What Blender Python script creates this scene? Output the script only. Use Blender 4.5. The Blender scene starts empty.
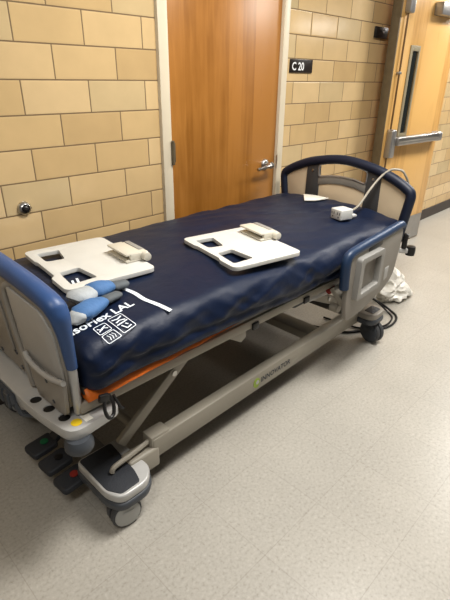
import bpy, bmesh, math, random
from mathutils import Vector, Matrix, noise
random.seed(3)
scene = bpy.context.scene
COL = scene.collection
R = math.radians

# ------------------------------------------------------------------ helpers
def new_obj(name, me, parent=None, mat=None):
    o = bpy.data.objects.new(name, me)
    COL.objects.link(o)
    if mat: me.materials.append(mat)
    if me.vertices:
        xs = [v.co for v in me.vertices]
        lo = Vector([min(c[i] for c in xs) for i in range(3)])
        hi = Vector([max(c[i] for c in xs) for i in range(3)])
        c = (lo + hi) / 2
        me.transform(Matrix.Translation(-c))
        o.location = c
    if parent:
        o.parent = parent
        base = Vector((0, 0, 0)); p = parent
        while p:
            base += p.location; p = p.parent
        o.location = o.location - base
    return o

def smooth(me, ang=40):
    for p in me.polygons: p.use_smooth = True
    try: me.set_sharp_from_angle(angle=R(ang))
    except Exception: pass

def from_bm(name, bm, mat, parent=None, ang=40, sm=True):
    bmesh.ops.recalc_face_normals(bm, faces=bm.faces)
    me = bpy.data.meshes.new(name)
    bm.to_mesh(me); bm.free()
    if sm: smooth(me, ang)
    return new_obj(name, me, parent, mat)

def empty(name, loc, label=None, cat=None, group=None, kind=None):
    o = bpy.data.objects.new(name, None)
    o.location = loc; o.empty_display_size = .05
    COL.objects.link(o)
    return tag(o, label, cat, group, kind)

def tag(o, label=None, cat=None, group=None, kind=None):
    if label: o['label'] = label
    if cat: o['category'] = cat
    if group: o['group'] = group
    if kind: o['kind'] = kind
    return o

def bevel_all(bm, geom_edges, w, seg=3):
    if w > 0:
        bmesh.ops.bevel(bm, geom=geom_edges, offset=w, offset_type='OFFSET', segments=seg, profile=.5, affect='EDGES', clamp_overlap=True)

def add_box(bm, lo, hi, bev=.004, seg=2, M=None):
    t = bmesh.new()
    bmesh.ops.create_cube(t, size=1)
    for v in t.verts:
        v.co = Vector([lo[i] + (v.co[i] + .5) * (hi[i] - lo[i]) for i in range(3)])
    bevel_all(t, t.edges[:], bev, seg)
    if M: bmesh.ops.transform(t, matrix=M, verts=t.verts)
    merge(bm, t)

def merge(bm, t):
    me = bpy.data.meshes.new('tmp')
    t.to_mesh(me); t.free()
    bm.from_mesh(me)
    bpy.data.meshes.remove(me)

def obox(bm, center, size, rot=(0, 0, 0), bev=.004, seg=2):
    from mathutils import Euler
    M = Matrix.Translation(Vector(center)) @ Euler(rot).to_matrix().to_4x4()
    h = [s / 2 for s in size]
    add_box(bm, [-a for a in h], h, bev, seg, M)

def bar(bm, a, b, w, h, bev=.004, up=(0, 0, 1)):
    a = Vector(a); b = Vector(b); d = (b - a); L = d.length; x = d.normalized()
    z = Vector(up); z = (z - x * z.dot(x)).normalized(); y = z.cross(x)
    M = Matrix((x, y, z)).transposed().to_4x4(); M.translation = (a + b) / 2
    add_box(bm, (-L / 2, -w / 2, -h / 2), (L / 2, w / 2, h / 2), bev, 2, M)

def tube(bm, pts, rad, seg=10, closed=False, squash=None):
    """sweep; rad a number or list; squash=(axis vector, factor)"""
    pts = [Vector(p) for p in pts]; n = len(pts)
    rads = rad if isinstance(rad, (list, tuple)) else [rad] * n
    rings = []; prev = None
    for i, p in enumerate(pts):
        if closed: d = pts[(i + 1) % n] - pts[i - 1]
        else: d = pts[min(i + 1, n - 1)] - pts[max(i - 1, 0)]
        d = d.normalized()
        if prev is None:
            a = Vector((0, 0, 1)) if abs(d.z) < .9 else Vector((1, 0, 0))
            u = d.cross(a).normalized()
        else:
            u = (prev - d * prev.dot(d)).normalized()
        prev = u; v = d.cross(u)
        ring = []
        for k in range(seg):
            t = 2 * math.pi * k / seg
            off = u * math.cos(t) * rads[i] + v * math.sin(t) * rads[i]
            if squash:
                ax = Vector(squash[0]); off = off + ax * off.dot(ax) * (squash[1] - 1)
            ring.append(bm.verts.new(p + off))
        rings.append(ring)
    m = n if closed else n - 1
    for i in range(m):
        A = rings[i]; B = rings[(i + 1) % n]
        for k in range(seg):
            bm.faces.new((A[k], A[(k + 1) % seg], B[(k + 1) % seg], B[k]))
    if not closed:
        bm.faces.new(list(reversed(rings[0]))); bm.faces.new(rings[-1])

def spline(pts, n=8, closed=False):
    pts = [Vector(p) for p in pts]; out = []; N = len(pts)
    rng = N if closed else N - 1
    for i in range(rng):
        if closed: p0, p1, p2, p3 = pts[i - 1], pts[i], pts[(i + 1) % N], pts[(i + 2) % N]
        else: p0, p1, p2, p3 = pts[max(i - 1, 0)], pts[i], pts[i + 1], pts[min(i + 2, N - 1)]
        for k in range(n):
            t = k / n
            out.append(.5 * ((2 * p1) + (p2 - p0) * t + (2 * p0 - 5 * p1 + 4 * p2 - p3) * t * t + (3 * p1 - p0 - 3 * p2 + p3) * t ** 3))
    if not closed: out.append(pts[-1])
    return out

def round_poly(pts, r, seg=5):
    """round the corners of a 2D polygon; r a number or list"""
    n = len(pts); out = []
    for i in range(n):
        p = Vector(pts[i]).to_2d(); a = Vector(pts[i - 1]).to_2d(); b = Vector(pts[(i + 1) % n]).to_2d()
        rr = r[i] if isinstance(r, (list, tuple)) else r
        if rr <= 0: out.append(p); continue
        u = (a - p); v = (b - p); l = min(rr, u.length * .49, v.length * .49)
        u = u.normalized() * l; v = v.normalized() * l
        for k in range(seg + 1):
            t = k / seg
            out.append((p + u) * (1 - t) ** 2 + 2 * p * t * (1 - t) + (p + v) * t * t)
    return out

def add_prism(bm, poly, f, t0, t1, bev=.003, holes=(), seg=2):
    """extrude a 2D polygon between offsets t0,t1; f(u,v,t)->3D point; holes are 2D polygons"""
    t = bmesh.new()
    loops = [poly] + list(holes)
    bot = []
    for L in loops:
        vs = [t.verts.new((p[0], p[1], 0)) for p in L]
        es = [t.edges.new((vs[i], vs[(i + 1) % len(vs)])) for i in range(len(vs))]
        bot.append((vs, es))
    if holes:
        bmesh.ops.triangle_fill(t, use_beauty=True, use_dissolve=False, edges=t.edges[:])
        bmesh.ops.dissolve_limit(t, angle_limit=.01, verts=t.verts[:], edges=t.edges[:]) if False else None
    else:
        t.faces.new(bot[0][0])
    base = t.faces[:]
    ext = bmesh.ops.extrude_face_region(t, geom=base)
    nv = [e for e in ext['geom'] if isinstance(e, bmesh.types.BMVert)]
    for v in nv: v.co.z = 1
    bmesh.ops.recalc_face_normals(t, faces=t.faces)
    sc = abs(t1 - t0)
    for v in t.verts: v.co.z *= sc
    if bev > 0:
        es = [e for e in t.edges if len(e.link_faces) == 2 and abs(abs(e.verts[0].co.z - e.verts[1].co.z)) < 1e-6
              and e.calc_face_angle(0) > .8]
        bevel_all(t, es, min(bev, sc * .45), seg)
    for v in t.verts:
        tt = t0 + (v.co.z / sc) * (t1 - t0)
        v.co = Vector(f(v.co.x, v.co.y, tt))
    merge(bm, t)

XZ = lambda u, v, t: (u, t, v)      # polygon in x-z, thickness along y
YZ = lambda u, v, t: (t, u, v)      # polygon in y-z, thickness along x
XY = lambda u, v, t: (u, v, t)

def lathe(bm, prof, center, axis='z', seg=24):
    """prof: list of (r, h)"""
    rings = []
    for r, h in prof:
        ring = []
        for k in range(seg):
            a = 2 * math.pi * k / seg
            c, s = math.cos(a) * r, math.sin(a) * r
            p = {'z': (c, s, h), 'y': (c, h, s), 'x': (h, c, s)}[axis]
            ring.append(bm.verts.new(Vector(center) + Vector(p)))
        rings.append(ring)
    for A, B in zip(rings, rings[1:]):
        for k in range(seg):
            bm.faces.new((A[k], A[(k + 1) % seg], B[(k + 1) % seg], B[k]))
    bm.faces.new(rings[0]); bm.faces.new(rings[-1])

def text_mesh(body, size, bold=0.0):
    cu = bpy.data.curves.new('t', 'FONT'); cu.body = body; cu.size = size; cu.offset = bold
    cu.resolution_u = 3
    o = bpy.data.objects.new('t', cu); COL.objects.link(o)
    dg = bpy.context.evaluated_depsgraph_get(); dg.update()
    me = bpy.data.meshes.new_from_object(o.evaluated_get(dg))
    bpy.data.objects.remove(o); bpy.data.curves.remove(cu)
    return me

def place_text(name, body, size, f, mat, parent, bold=0.0, width=None, subdiv=False):
    me = text_mesh(body, size, bold)
    xs = [v.co.x for v in me.vertices]; lo, hi = min(xs), max(xs)
    k = (width / (hi - lo)) if width else 1
    bm = bmesh.new(); bm.from_mesh(me); bpy.data.meshes.remove(me)
    for v in bm.verts:
        v.co = Vector(f((v.co.x - lo) * k, v.co.y))
    me = bpy.data.meshes.new(name); bm.to_mesh(me); bm.free()
    return new_obj(name, me, parent, mat)

# ------------------------------------------------------------------ materials
def mat(name, col, rough=.5, metal=0.0, spec=.5, coat=0.0, noise_amt=0.0, noise_scale=20, bump=0.0, bump_scale=60, sheen=0.0, alpha=1.0, trans=0.0):
    m = bpy.data.materials.new(name); m.use_nodes = True
    nt = m.node_tree; N = nt.nodes; L = nt.links
    b = N['Principled BSDF']
    b.inputs['Base Color'].default_value = (*col, 1)
    b.inputs['Roughness'].default_value = rough
    b.inputs['Metallic'].default_value = metal
    b.inputs['Specular IOR Level'].default_value = spec
    b.inputs['Coat Weight'].default_value = coat
    b.inputs['Sheen Weight'].default_value = sheen
    b.inputs['Transmission Weight'].default_value = trans
    tc = N.new('ShaderNodeTexCoord')
    if noise_amt > 0:
        nz = N.new('ShaderNodeTexNoise'); nz.inputs['Scale'].default_value = noise_scale; nz.inputs['Detail'].default_value = 4
        L.new(tc.outputs['Object'], nz.inputs['Vector'])
        mr = N.new('ShaderNodeMapRange'); mr.inputs['To Min'].default_value = 1 - noise_amt; mr.inputs['To Max'].default_value = 1 + noise_amt
        mr.inputs['From Min'].default_value = .3; mr.inputs['From Max'].default_value = .7
        L.new(nz.outputs['Fac'], mr.inputs['Value'])
        mx = N.new('ShaderNodeVectorMath'); mx.operation = 'SCALE'; mx.inputs[0].default_value = col
        L.new(mr.outputs['Result'], mx.inputs['Scale']); L.new(mx.outputs['Vector'], b.inputs['Base Color'])
    if bump > 0:
        nb = N.new('ShaderNodeTexNoise'); nb.inputs['Scale'].default_value = bump_scale; nb.inputs['Detail'].default_value = 3
        L.new(tc.outputs['Object'], nb.inputs['Vector'])
        bp = N.new('ShaderNodeBump'); bp.inputs['Strength'].default_value = bump; bp.inputs['Distance'].default_value = .01
        L.new(nb.outputs['Fac'], bp.inputs['Height']); L.new(bp.outputs['Normal'], b.inputs['Normal'])
    return m

def ramp(N, stops):
    r = N.new('ShaderNodeValToRGB'); e = r.color_ramp.elements
    while len(e) < len(stops): e.new(.5)
    for el, (p, c) in zip(e, stops):
        el.position = p; el.color = (*c, 1)
    return r

def tile_wall(name, x0):
    m = bpy.data.materials.new(name); m.use_nodes = True
    nt = m.node_tree; N = nt.nodes; L = nt.links; b = N['Principled BSDF']
    g = N.new('ShaderNodeNewGeometry'); s = N.new('ShaderNodeSeparateXYZ'); L.new(g.outputs['Position'], s.inputs[0])
    def math_(op, a, v):
        n = N.new('ShaderNodeMath'); n.operation = op; L.new(a, n.inputs[0]); n.inputs[1].default_value = v; return n.outputs[0]
    X = math_('SUBTRACT', s.outputs['X'], x0); Z = math_('SUBTRACT', s.outputs['Z'], 1.434 - 20 * .1355)
    c = N.new('ShaderNodeCombineXYZ'); L.new(X, c.inputs[0]); L.new(Z, c.inputs[1])
    def brick(ms, sm):
        k = N.new('ShaderNodeTexBrick'); L.new(c.outputs[0], k.inputs['Vector'])
        k.offset = .5; k.offset_frequency = 2; k.squash = 1
        k.inputs['Scale'].default_value = 1; k.inputs['Brick Width'].default_value = .311; k.inputs['Row Height'].default_value = .1355
        k.inputs['Mortar Size'].default_value = ms; k.inputs['Mortar Smooth'].default_value = sm
        k.inputs['Color1'].default_value = (0, 0, 0, 1); k.inputs['Color2'].default_value = (1, 1, 1, 1); k.inputs['Mortar'].default_value = (.5, .5, .5, 1)
        return k
    k = brick(.0032, .2)
    rp = ramp(N, [(0, (.57, .40, .20)), (.3, (.62, .445, .228)), (.6, (.66, .48, .255)), (.85, (.69, .515, .29)), (1, (.52, .405, .225))])
    L.new(k.outputs['Color'], rp.inputs[0])
    nz = N.new('ShaderNodeTexNoise'); nz.inputs['Scale'].default_value = 7; nz.inputs['Detail'].default_value = 5
    L.new(g.outputs['Position'], nz.inputs['Vector'])
    mr = N.new('ShaderNodeMapRange'); mr.inputs['To Min'].default_value = .88; mr.inputs['To Max'].default_value = 1.1
    L.new(nz.outputs['Fac'], mr.inputs['Value'])
    sc = N.new('ShaderNodeVectorMath'); sc.operation = 'SCALE'; L.new(rp.outputs[0], sc.inputs[0]); L.new(mr.outputs[0], sc.inputs['Scale'])
    mx = N.new('ShaderNodeMix'); mx.data_type = 'RGBA'; L.new(k.outputs['Fac'], mx.inputs['Factor'])
    L.new(sc.outputs[0], mx.inputs['A']); mx.inputs['B'].default_value = (.20, .135, .068, 1)
    L.new(mx.outputs['Result'], b.inputs['Base Color'])
    rr = N.new('ShaderNodeMapRange'); rr.inputs['To Min'].default_value = .15; rr.inputs['To Max'].default_value = .8
    L.new(k.outputs['Fac'], rr.inputs['Value']); L.new(rr.outputs[0], b.inputs['Roughness'])
    k2 = brick(.009, 1.0)
    inv = math_('MULTIPLY', k2.outputs['Fac'], -1)
    nb = N.new('ShaderNodeTexNoise'); nb.inputs['Scale'].default_value = 9; L.new(g.outputs['Position'], nb.inputs['Vector'])
    ad = N.new('ShaderNodeMath'); ad.operation = 'MULTIPLY_ADD'; L.new(nb.outputs['Fac'], ad.inputs[0]); ad.inputs[1].default_value = .6; L.new(inv, ad.inputs[2])
    bp = N.new('ShaderNodeBump'); bp.inputs['Strength'].default_value = .3; bp.inputs['Distance'].default_value = .0025
    L.new(ad.outputs[0], bp.inputs['Height']); L.new(bp.outputs['Normal'], b.inputs['Normal'])
    return m

def floor_mat():
    m = bpy.data.materials.new('vinyl_floor'); m.use_nodes = True
    nt = m.node_tree; N = nt.nodes; L = nt.links; b = N['Principled BSDF']
    g = N.new('ShaderNodeNewGeometry')
    mp = N.new('ShaderNodeMapping'); L.new(g.outputs['Position'], mp.inputs[0]); mp.inputs['Location'].default_value = (-.237 + 30.3, 1.735 + 30.3, 0)
    k = N.new('ShaderNodeTexBrick'); L.new(mp.outputs[0], k.inputs['Vector']); k.offset = 0
    k.inputs['Scale'].default_value = 1; k.inputs['Brick Width'].default_value = .303; k.inputs['Row Height'].default_value = .303
    k.inputs['Mortar Size'].default_value = .0011; k.inputs['Mortar Smooth'].default_value = .3
    k.inputs['Color1'].default_value = (0, 0, 0, 1); k.inputs['Color2'].default_value = (1, 1, 1, 1)
    n1 = N.new('ShaderNodeTexNoise'); n1.inputs['Scale'].default_value = 85; n1.inputs['Detail'].default_value = 4; n1.inputs['Roughness'].default_value = .7
    L.new(g.outputs['Position'], n1.inputs['Vector'])
    r1 = ramp(N, [(.3, (.315, .292, .25)), (.45, (.412, .387, .34)), (.6, (.45, .425, .378)), (.75, (.53, .51, .46))])
    L.new(n1.outputs['Fac'], r1.inputs[0])
    n2 = N.new('ShaderNodeTexNoise'); n2.inputs['Scale'].default_value = 3; n2.inputs['Detail'].default_value = 4
    L.new(g.outputs['Position'], n2.inputs['Vector'])
    mr = N.new('ShaderNodeMapRange'); mr.inputs['To Min'].default_value = .88; mr.inputs['To Max'].default_value = 1.1; L.new(n2.outputs['Fac'], mr.inputs['Value'])
    mr2 = N.new('ShaderNodeMapRange'); mr2.inputs['To Min'].default_value = .985; mr2.inputs['To Max'].default_value = 1.015; L.new(k.outputs['Color'], mr2.inputs['Value'])
    mu = N.new('ShaderNodeMath'); mu.operation = 'MULTIPLY'; L.new(mr.outputs[0], mu.inputs[0]); L.new(mr2.outputs[0], mu.inputs[1])
    sc = N.new('ShaderNodeVectorMath'); sc.operation = 'SCALE'; L.new(r1.outputs[0], sc.inputs[0]); L.new(mu.outputs[0], sc.inputs['Scale'])
    mx = N.new('ShaderNodeMix'); mx.data_type = 'RGBA'
    mf = N.new('ShaderNodeMath'); mf.operation = 'MULTIPLY'; L.new(k.outputs['Fac'], mf.inputs[0]); mf.inputs[1].default_value = .38
    L.new(mf.outputs[0], mx.inputs['Factor']); L.new(sc.outputs[0], mx.inputs['A']); mx.inputs['B'].default_value = (.2, .17, .14, 1)
    L.new(mx.outputs['Result'], b.inputs['Base Color'])
    b.inputs['Roughness'].default_value = .34
    nb = N.new('ShaderNodeTexNoise'); nb.inputs['Scale'].default_value = 14; nb.inputs['Detail'].default_value = 2; L.new(g.outputs['Position'], nb.inputs['Vector'])
    bp = N.new('ShaderNodeBump'); bp.inputs['Strength'].default_value = .12; bp.inputs['Distance'].default_value = .004
    L.new(nb.outputs['Fac'], bp.inputs['Height']); L.new(bp.outputs['Normal'], b.inputs['Normal'])
    return m

def wood(name, c1, c2, panel=.13, rough=.35):
    """veneer with vertical slip-matched leaves"""
    m = bpy.data.materials.new(name); m.use_nodes = True
    nt = m.node_tree; N = nt.nodes; L = nt.links; b = N['Principled BSDF']
    tc = N.new('ShaderNodeTexCoord')
    mp = N.new('ShaderNodeMapping'); L.new(tc.outputs['Object'], mp.inputs[0]); mp.inputs['Scale'].default_value = (1, 1, .09)
    n1 = N.new('ShaderNodeTexNoise'); n1.inputs['Scale'].default_value = 26; n1.inputs['Detail'].default_value = 6; n1.inputs['Distortion'].default_value = .6
    L.new(mp.outputs[0], n1.inputs['Vector'])
    s = N.new('ShaderNodeSeparateXYZ'); L.new(tc.outputs['Object'], s.inputs[0])
    d = N.new('ShaderNodeMath'); d.operation = 'DIVIDE'; L.new(s.outputs['X'], d.inputs[0]); d.inputs[1].default_value = panel
    f = N.new('ShaderNodeMath'); f.operation = 'FLOOR'; L.new(d.outputs[0], f.inputs[0])
    w = N.new('ShaderNodeTexWhiteNoise'); w.noise_dimensions = '1D'; L.new(f.outputs[0], w.inputs['W'])
    mb = N.new('ShaderNodeTexNoise'); mb.inputs['Scale'].default_value = 5; mb.inputs['Detail'].default_value = 4; L.new(tc.outputs['Object'], mb.inputs['Vector'])
    a1 = N.new('ShaderNodeMath'); a1.operation = 'MULTIPLY_ADD'; L.new(w.outputs['Value'], a1.inputs[0]); a1.inputs[1].default_value = .5; L.new(n1.outputs['Fac'], a1.inputs[2])
    a2 = N.new('ShaderNodeMath'); a2.operation = 'MULTIPLY_ADD'; L.new(mb.outputs['Fac'], a2.inputs[0]); a2.inputs[1].default_value = .4; L.new(a1.outputs[0], a2.inputs[2])
    rp = ramp(N, [(.55, c1), (1.0, c2)]); L.new(a2.outputs[0], rp.inputs[0])
    L.new(rp.outputs[0], b.inputs['Base Color']); b.inputs['Roughness'].default_value = rough
    return m

M = {}
M['tile_l'] = tile_wall('glazed_tile_left', .8975 - 20 * .311 - .0)
M['tile_r'] = tile_wall('glazed_tile_right', 2.727 - 20 * .311)
M['floor'] = floor_mat()
M['wood'] = wood('oak_veneer', (.29, .117, .017), (.41, .18, .036), .11)
M['maple'] = wood('maple_veneer', (.56, .31, .095), (.72, .44, .155), .2, .3)
M['cream'] = mat('cream_paint', (.66, .58, .44), .4, noise_amt=.04, noise_scale=6)
M['base'] = mat('rubber_base', (.045, .032, .027), .45, noise_amt=.15)
M['chrome'] = mat('brushed_steel', (.55, .54, .52), .28, 1.0)
M['alu'] = mat('satin_aluminium', (.42, .41, .40), .38, .85, noise_amt=.05)
M['bronze'] = mat('dull_steel_edge', (.16, .125, .075), .45, .3, noise_amt=.1)
M['black'] = mat('black_plastic', (.012, .011, .011), .35)
M['sign'] = mat('sign_plastic', (.02, .013, .01), .3)
M['white_text'] = mat('white_paint', (.85, .85, .85), .5)
M['glass'] = mat('dark_glass', (.012, .016, .015), .06, spec=.8)
M['navy'] = mat('navy_nylon', (.0028, .0098, .034), .46, spec=.28, sheen=.03, noise_amt=.08, noise_scale=10, bump=.25, bump_scale=22)
M['orange'] = mat('orange_nylon', (.72, .17, .018), .5, noise_amt=.12, bump=.3, bump_scale=30)
M['print'] = mat('white_print', (.78, .84, .90), .5)
M['bluevinyl'] = mat('blue_trim', (.036, .084, .215), .42, noise_amt=.06, noise_scale=8)
M['navytrim'] = mat('navy_trim', (.006, .011, .030), .5)
M['capblue'] = mat('rail_blue', (.017, .040, .092), .42)
M['shell'] = mat('grey_beige_plastic', (.30, .275, .24), .42, noise_amt=.04, noise_scale=6)
M['shell_l'] = mat('light_grey_plastic', (.40, .385, .36), .4, noise_amt=.03)
M['silver'] = mat('silver_plastic', (.49, .485, .47), .34, .15, noise_amt=.03)
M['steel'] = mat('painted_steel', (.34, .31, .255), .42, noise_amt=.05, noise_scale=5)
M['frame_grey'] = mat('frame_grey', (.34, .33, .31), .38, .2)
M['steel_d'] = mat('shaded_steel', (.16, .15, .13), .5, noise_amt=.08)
M['dgrey'] = mat('dark_grey_plastic', (.062, .069, .08), .45, noise_amt=.06)
M['pad'] = mat('charcoal_pad', (.028, .031, .038), .55, bump=.2, bump_scale=200)
M['tread'] = mat('castor_tread', (.06, .062, .065), .6)
M['hub'] = mat('castor_hub', (.42, .42, .40), .4)
M['panelb'] = mat('beige_translucent_panel', (.60, .49, .34), .35, noise_amt=.05, noise_scale=5)
M['post'] = mat('post_grey', (.055, .055, .055), .5)
M['arch'] = mat('arch_grey', (.22, .205, .18), .4)
M['whitep'] = mat('white_board_plastic', (.63, .625, .59), .42, noise_amt=.02)
M['ivory'] = mat('ivory_plastic', (.60, .565, .48), .42)
M['sleeve'] = mat('blue_sleeve', (.07, .17, .36), .7, noise_amt=.1, bump=.3, bump_scale=50)
M['cuff'] = mat('pale_grey_cuff', (.40, .425, .44), .75, noise_amt=.12, bump=.3, bump_scale=60)
M['tip'] = mat('slate_grey_tip', (.10, .115, .125), .65, noise_amt=.1)
M['yellow'] = mat('yellow_sticker', (.85, .60, .02), .5)
M['green'] = mat('green_mark', (.01, .16, .06), .5)
M['red'] = mat('red_mark', (.30, .03, .02), .5)
M['lime'] = mat('lime_emblem', (.30, .42, .05), .5)
M['greytext'] = mat('grey_lettering', (.045, .05, .06), .5)
M['cable'] = mat('grey_cable', (.36, .33, .27), .45)
M['bag'] = mat('white_film', (.80, .77, .70), .38, noise_amt=.06, trans=.15)
M['paper'] = mat('white_card', (.78, .76, .68), .6)
M['rod'] = mat('rod_bronze', (.20, .12, .05), .4, .4)

# ------------------------------------------------------------------ setting
def struct_box(name, lo, hi, m, bev=0, parent=None):
    bm = bmesh.new(); add_box(bm, lo, hi, bev)
    o = from_bm(name, bm, m, parent, sm=False)
    if not parent: tag(o, kind='structure')
    return o

struct_box('floor', (-4, -6, -.1), (14, .0, 0), M['floor'])
struct_box('wall_left', (-4, 0, 0), (1.609, .2, 3), M['tile_l'])
struct_box('wall_right', (2.622, 0, 0), (14, .2, 3), M['tile_r'])
struct_box('wall_above_door', (1.609, 0, 2.18), (2.622, .2, 3), M['tile_l'])
struct_box('baseboard_left', (-4, -.012, 0), (1.6, 0, .115), M['base'], .003)
struct_box('baseboard_right', (2.63, -.012, 0), (14, 0, .115), M['base'], .003)

# cream door frame
bm = bmesh.new()
add_box(bm, (1.600, -.022, 0), (1.662, .12, 2.18), .004)
add_box(bm, (2.572, -.022, 0), (2.628, .12, 2.18), .004)
add_box(bm, (1.662, -.022, 2.12), (2.572, .12, 2.18), .004)
tag(from_bm('trim_1', bm, M['cream']), kind='structure')

# orange wooden door
d1 = empty('door_1', (2.117, 0, 0), kind='structure')
bm = bmesh.new(); add_box(bm, (1.664, .0, .008), (2.570, .045, 2.117), .002)
from_bm('door_leaf', bm, M['wood'], d1)
bm = bmesh.new()
lathe(bm, [(.0085, -.057), (.0085, .057)], (1.660, -.030, 1.08), 'z', 14)
lathe(bm, [(.005, -.064), (.0095, -.06), (.0095, -.055)], (1.660, -.030, 1.08), 'z', 14)
lathe(bm, [(.0095, .055), (.0095, .06), (.005, .064)], (1.660, -.030, 1.08), 'z', 14)
add_box(bm, (1.655, -.03, 1.03), (1.678, -.001, 1.13), .001)
from_bm('hinge', bm, M['bronze'], d1)
bm = bmesh.new()
lathe(bm, [(.036, 0), (.036, -.006), (.030, -.014), (.020, -.018)], (2.468, 0.0, .93), 'y', 24)
h = from_bm('handle_rose', bm, M['chrome'], d1)
bm = bmesh.new()
tube(bm, spline([(2.468, -.01, .93), (2.468, -.05, .93), (2.455, -.066, .93), (2.40, -.068, .926), (2.33, -.062, .918)], 5), [.013] * 10 + [.012] * 6 + [.010] * 5, 12)
from_bm('handle_lever', bm, M['chrome'], h)
bm = bmesh.new()
lathe(bm, [(.020, -.05), (.022, -.062), (.015, -.073), (.004, -.076)], (2.468, 0, .93), 'y', 20)
from_bm('handle_knob', bm, M['chrome'], h)
bm = bmesh.new(); add_box(bm, (2.568, -.024, .90), (2.574, -.018, .985), .001)
from_bm('strike_plate', bm, M['chrome'], d1)

# open maple door standing off the wall
A = Vector((3.77, -.17, 0)); B = Vector((4.685, -.242, 0))
ang = math.atan2(B.y - A.y, B.x - A.x)
d2 = empty('door_2', A, kind='structure'); d2.rotation_euler = (0, 0, ang)
W2 = (B - A).length
def dpart(name, bm, m, par=None, sm=True):
    bmesh.ops.recalc_face_normals(bm, faces=bm.faces)
    me = bpy.data.meshes.new(name); bm.to_mesh(me); bm.free()
    if sm: smooth(me)
    me.materials.append(m)
    o = bpy.data.objects.new(name, me); COL.objects.link(o); o.parent = par or d2
    return o
leafpoly = [(0.002, .008), (W2, .008), (W2, 2.13), (0.002, 2.13)]
hole = [(.225, 1.03), (.325, 1.03), (.325, 1.675), (.225, 1.675)]
bm = bmesh.new(); add_prism(bm, leafpoly, XZ, 0, .05, .001, [hole])
leaf = dpart('door_leaf', bm, M['maple'])
bm = bmesh.new(); add_box(bm, (-.012, -.0, .008), (.001, .075, 2.13), .001)
dpart('steel_edge', bm, M['bronze'])
bm = bmesh.new()
fr_o = [(.20, .995), (.345, .995), (.345, 1.70), (.20, 1.70)]
fr_i = [(.234, 1.045), (.324, 1.045), (.324, 1.660), (.234, 1.660)]
add_prism(bm, fr_o, XZ, -.008, .003, .002, [fr_i])
wf = dpart('window_frame', bm, mat('lite_frame', (.34, .29, .19), .4, .2))
bm = bmesh.new(); add_box(bm, (.226, .004, 1.035), (.324, .016, 1.674), 0)
dpart('window_pane', bm, M['glass'], wf)
bm = bmesh.new()
add_prism(bm, round_poly([(.028, .86), (.105, .86), (.098, 1.085), (.036, 1.085)], .02), XZ, -.062, -.0005, .012, (), 3)
lc = dpart('latch_case', bm, M['alu'])
bm = bmesh.new()
add_box(bm, (.1, -.085, .955), (.86, -.03, 1.025), .012, 3)
add_box(bm, (.80, -.07, .95), (.872, -.0005, 1.03), .01, 3)
pb = dpart('push_bar', bm, M['alu'])
bm = bmesh.new(); add_box(bm, (.1, -.09, .983), (.79, -.083, 1.017), .003)
dpart('push_pad', bm, M['chrome'], pb)
bm = bmesh.new()
tube(bm, [(.062, -.018, 1.08), (.062, -.018, 1.92)], .007, 10)
tube(bm, [(.062, -.018, .15), (.062, -.018, .87)], .007, 10)
vr = dpart('vertical_rod', bm, M['rod'])
bm = bmesh.new(); add_box(bm, (.046, -.03, 1.49), (.078, -.0005, 1.51), .004)
dpart('rod_guide', bm, M['alu'], vr)
bm = bmesh.new(); add_prism(bm, round_poly([(.03, 1.90), (.10, 1.90), (.10, 2.08), (.03, 2.08)], .02), XZ, -.05, -.0005, .01)
dpart('rod_top_case', bm, M['alu'])
bm = bmesh.new(); add_box(bm, (.47, -.075, 1.92), (.80, -.0005, 2.01), .006)
dpart('door_closer', bm, M['alu'])
bm = bmesh.new(); add_box(bm, (.01, -.004, .012), (W2 - .01, -.0005, .25), .001)
dpart('kick_plate', bm, M['alu'])

# sign with the room number
sg = empty('room_sign', (2.795, -.004, 1.526), 'black wall plaque with white lettering C20 right of the orange door', 'sign')
bm = bmesh.new(); add_box(bm, (2.672, -.009, 1.487), (2.918, -.001, 1.566), .002)
from_bm('plate', bm, M['sign'], sg)
place_text('lettering', 'C 20', .066, lambda u, v: (2.69 + u, -.0105, 1.502 + v), M['white_text'], sg, .0014, width=.13)
bm = bmesh.new(); add_box(bm, (3.70, -.02, 1.742), (3.885, -.001, 1.818), .003)
pl = from_bm('wall_plaque', bm, M['black'])
tag(pl, 'small plain black plaque high on the tiles beside the open door', 'sign')
# door stop
ws = empty('wall_door_stop', (.823, 0, .919), 'round chrome door stop with black centre on the tile wall', 'door stop')
bm = bmesh.new(); lathe(bm, [(.030, -.001), (.030, -.006), (.027, -.014), (.019, -.020), (.0165, -.014)], (.823, 0, .919), 'y', 28)
from_bm('dome', bm, M['chrome'], ws)
bm = bmesh.new(); lathe(bm, [(.0160, -.010), (.0160, -.018), (.012, -.024), (.004, -.027)], (.823, 0, .919), 'y', 24)
from_bm('rubber_bumper', bm, M['black'], ws)

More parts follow.
